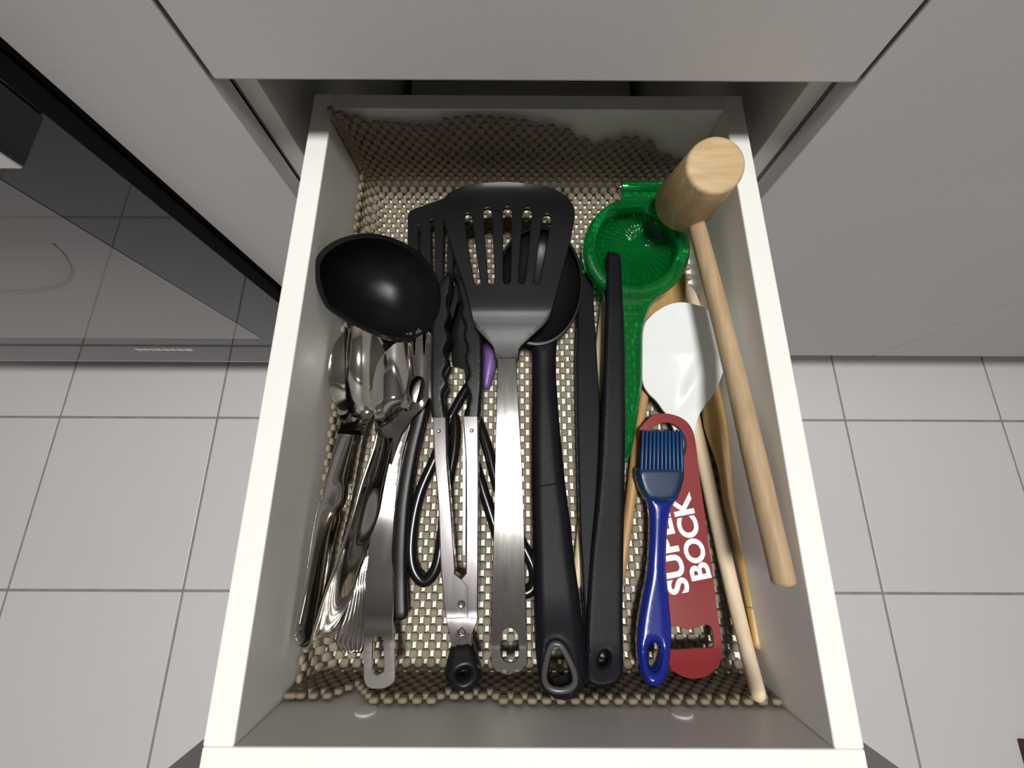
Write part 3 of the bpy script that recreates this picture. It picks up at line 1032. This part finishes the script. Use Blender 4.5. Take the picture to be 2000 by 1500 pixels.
plate('handle', [(840, 640), (868, 640), (846, 690), (826, 760), (805, 820), (788, 870), (781, 910), (774, 980), (768, 1064), (766, 1148), (767, 1232), (770, 1320), (766, 1334), (752, 1343), (736, 1345), (720, 1342),
                 (712, 1328), (711, 1300), (711, 1232), (715, 1148), (722, 1064), (734, 980), (744, 910), (755, 860), (775, 790), (800, 710)],
      lambda u, v: t2D(v) - .0012 + t2tilt(v) * (u - t2mid(v)) / 50, .0022, MT['steel'], t2, smooth=True, nspan=3, res=9, holes=[slot(738, 1253, 25, 738, 1306, 27)], hsmooth=False)

# silver serving fork with fluted handle
ff = thing('serving_fork', 'silver serving fork with pierced head and fluted handle end', 'fork')
fD = ramp([(640, .2830), (700, .2850), (790, .2900), (850, .2990), (930, .3100), (1000, .3160), (1130, .3150), (1285, .3060)])
plate('head', [(794, 656), (797, 648), (804, 650), (806, 690), (808, 700), (812, 690), (813, 646), (817, 641), (824, 646), (826, 690), (828, 701), (831, 690), (833, 652), (837, 648), (841, 654),
               (842, 700), (843, 735), (841, 770), (828, 793), (802, 818), (782, 848), (770, 885), (757, 940), (745, 940), (752, 885), (764, 840), (780, 800), (787, 770), (790, 730), (793, 690)],
      lambda u, v: fD(v) + .003 * ((u - 818) / 26) ** 2 * (1 if v < 800 else 0), .0014, MT['chrome'], ff, smooth=False, res=6, holes=[ell(815, 760, 17, 27, 0.1, 28)], step=6)
strip('fluted_handle', [(745, 930), (722, 1000), (704, 1070), (688, 1150), (673, 1205), (656, 1250), (668, 1274)], [(757, 930), (740, 1000), (726, 1070), (719, 1130), (716, 1200), (714, 1250), (706, 1275)],
      lambda u, v, p, t: fD(v) - .001 - .0012 * abs(math.sin(t * math.pi * 6)) * max(0.0, min(1.0, (p - .35) * 2.5)), .0013, MT['chrome'], ff, k=49, sharp=60)

# polished salad tongs
st = thing('salad_tongs', 'polished steel salad tongs lying on their side along the left wall', 'tongs')
TT = [(661, 847, .2860), (653, 876, .2855), (640, 921, .2850), (629, 967, .2845), (618, 1000, .2840), (607, 1060, .2835), (593, 1148, .2835), (577, 1221, .2835), (575, 1240, .2835), (582, 1260, .2835), (593, 1267, .2835), (606, 1259, .2835),
      (613, 1232, .2835), (632, 1170, .2832), (658, 1098, .2828), (686, 1014, .2822), (704, 948, .2815), (720, 903, .2808), (731, 871, .2800), (737, 842, .2795)]
BB = [(708, 850, .3040), (702, 880, .3060), (695, 921, .3085), (688, 960, .3100), (679, 1000, .3110), (666, 1055, .3120), (651, 1130, .3125), (637, 1190, .3125), (632, 1212, .3125), (636, 1232, .3125), (645, 1244, .3125), (655, 1240, .3125),
      (665, 1220, .3125), (682, 1175, .3120), (708, 1098, .3110), (737, 1018, .3090), (750, 950, .3070), (760, 900, .3045), (766, 870, .3025), (771, 850, .3010)]
ribbon('spring_strip', TT, BB, MT['chrome'], st, bulge=.0030, thick=.0013, nspan=5, k=11, dents=((.17, .5, .045, .33, .003), (.80, .5, .045, .34, .003)))
def headL(u, v):
    x = (u - 700) / 58
    y = (v - 735) / 105
    r = min(1.0, math.hypot(x, y))
    d = .2840 + .010 * (x + 1) / 2 + .016 * (1 - r * r)
    w = max(0.0, min(1.0, (v - 780) / 65))
    w = w * w * (3 - 2 * w)
    return d * (1 - w) + w * (.2860 + .018 * (u - 661) / 47)
plate('bowl', [(661, 850), (665, 828), (659, 801), (648, 775), (641, 740), (643, 708), (653, 673), (672, 649), (688, 639), (709, 631), (731, 633), (747, 647), (760, 671), (764, 715), (752, 770), (731, 805), (714, 830), (708, 852)],
      headL, .0013, MT['chrome'], st, res=5, nspan=4)
def headR(u, v):
    x = (u - 762) / 36
    d = .2765 + .006 * min(1.2, x * x) + .003 * ((v - 750) / 90) ** 2
    w = max(0.0, min(1.0, (v - 775) / 70))
    w = w * w * (3 - 2 * w)
    return d * (1 - w) + w * (.2795 + .0215 * (u - 737) / 34)
plate('bowl', [(736, 848), (732, 807), (728, 769), (731, 735), (741, 705), (757, 684), (773, 670), (785, 668), (790, 652), (796, 655), (797, 690), (797, 732), (790, 770), (778, 805), (772, 850)],
      headR, .0013, MT['chrome'], st, res=5, nspan=4)

# steel tongs with black scalloped jaws
tg = thing('kitchen_tongs', 'steel kitchen tongs with black scalloped jaws and black hanging end', 'tongs')
barg = incline(815, .2880, .055)
gD = lambda v: barg(v) if v < 1200 else barg(1200) - .0155 * ((v - 1200) / 150) ** 1.4
g = lambda u, v: gD(v)
plate('arm', [(847, 816), (869, 816), (871, 900), (878, 985), (887, 1113), (886, 1121), (901, 1133), (912, 1146), (913, 1165), (913, 1205), (873, 1207), (870, 1190), (863, 1113), (858, 985), (850.6, 900)],
      g, .0085, MT['steel2'], tg, smooth=False, res=9, bevel=.0009)
plate('arm', [(906, 814), (932, 814), (932, 900), (932, 1000), (932, 1112), (931, 1207), (914, 1206), (914, 1165), (913, 1146), (902, 1132), (912, 1120), (913, 1000), (912, 900)],
      g, .0085, MT['steel2'], tg, smooth=False, res=9, bevel=.0009)
plate('inner_rail', [(904, 816), (909, 816), (909, 1085), (904, 1085)], lambda u, v: gD(v) + .005, .004, MT['steel2'], tg, smooth=False, res=12, bevel=.0003)
plate('hinge_plate', [(871, 1200), (931, 1198), (930, 1216), (921, 1238), (920, 1262), (884, 1264), (878, 1238)], lambda u, v: gD(v) + .0012, .003, MT['steel2'], tg, smooth=False, res=9,
      holes=[ell(901, 1235, 9, 7)])
cyl('pull_pin', W(899, 1236, .2950), W(903, 1233, .2925), .0020, .0020, MT['chrome'], tg, seg=16, bevel=.0004)
for (u, v, r) in ((901.5, 1179, .0030), (857.5, 842, .0016), (921.5, 841, .0016)):
    rv = cyl('rivet', W(u, v, gD(v) + .0005), W(u, v, gD(v) - .0008), r, r * .8, MT['chrome'], tg, seg=20, bevel=.0004)
    if r > .002:
        cyl('rivet_centre', W(u, v, gD(v) - .0006), W(u, v, gD(v) - .0012), r * .45, r * .35, MT['grey_plastic'], rv, seg=14, bevel=.0002)
plate('hang_end', [(884, 1259), (902, 1258), (920, 1257), (929, 1280), (938, 1308), (938, 1322), (929, 1337), (908, 1349), (888, 1344), (873, 1326), (870, 1312), (876, 1286)],
      lambda u, v: gD(v) - .001, .008, MT['nylon'], tg, smooth=True, nspan=3, res=7, dome=(12, .004), holes=[ell(905, 1314, 12, 7, -0.5, 24)])
jD = ramp([(530, .2830), (700, .2850), (830, .2885)])
plate('jaw', [(872, 536), (880, 536), (880, 561), (873, 588), (877, 613), (870, 636), (876, 658), (867, 684), (875, 705), (866, 727), (873, 747), (864, 768), (867, 795), (869, 822), (848, 822), (841, 780), (842, 700), (843, 633), (850, 570)],
      lambda u, v: jD(v), .011, MT['nylon'], tg, nspan=4, res=6, step=5, dome=(5, .002))
plate('jaw', [(884, 536), (892, 548), (897, 572), (903, 593), (901, 613), (909, 636), (906, 656), (913, 679), (909, 700), (916, 728), (909, 748), (917, 770), (914, 795), (913, 822), (933, 822), (938, 780), (941, 740), (940, 660), (930, 605), (912, 560), (896, 538)],
      lambda u, v: jD(v), .011, MT['nylon'], tg, nspan=4, res=6, step=5, dome=(5, .002))

# slotted turner on top
t1 = thing('slotted_turner', 'wide slotted black turner with steel handle on top of the pile', 'turner')
bar1 = incline(700, .2785, .080)
head1 = ramp([(350, .2650), (368, .2680), (390, .2690), (585, .2700), (605, .2706), (625, .2730), (645, .2758), (670, .2784), (690, .2797), (712, .2808)])
t1D = lambda v: head1(v) if v < 705 else bar1(v) + .0014
plate('blade', [(865, 392), (874, 381), (893, 369), (933, 359), (987, 355), (1040, 360), (1080, 369), (1107, 385), (1118, 401), (1121, 417), (1117, 447), (1107, 489), (1093, 543), (1080, 593), (1069, 623), (1053, 641), (1027, 665), (1013, 681),
                (1008, 706), (972, 706), (965, 679), (947, 657), (929, 637), (922, 612), (912, 569), (893, 511), (880, 468), (869, 428), (863, 404)],
      lambda u, v: t1D(v), .0028, MT['nylon'], t1, nspan=3, res=8, bevel=.0008,
      holes=[slot(914, 425, 20, 932, 550, 16), slot(952, 415, 21, 960, 548, 17), slot(991, 413, 21, 990, 547, 18), slot(1030, 416, 22, 1019, 547, 17), slot(1068, 427, 21, 1048, 549, 16)], hsmooth=False)
plate('handle', [(973, 700), (1007, 700), (1011, 780), (1015, 860), (1019, 940), (1023, 1047), (1026, 1192), (1029, 1268), (1029, 1296), (1018, 1310), (994, 1318), (970, 1311), (960, 1297), (960, 1268), (961, 1192), (965, 1047), (968, 940), (969, 860), (971, 780)],
      lambda u, v: bar1(v), .0022, MT['steel'], t1, smooth=False, res=9, holes=[slot(995, 1244, 37, 996, 1276, 39)], hsmooth=False)
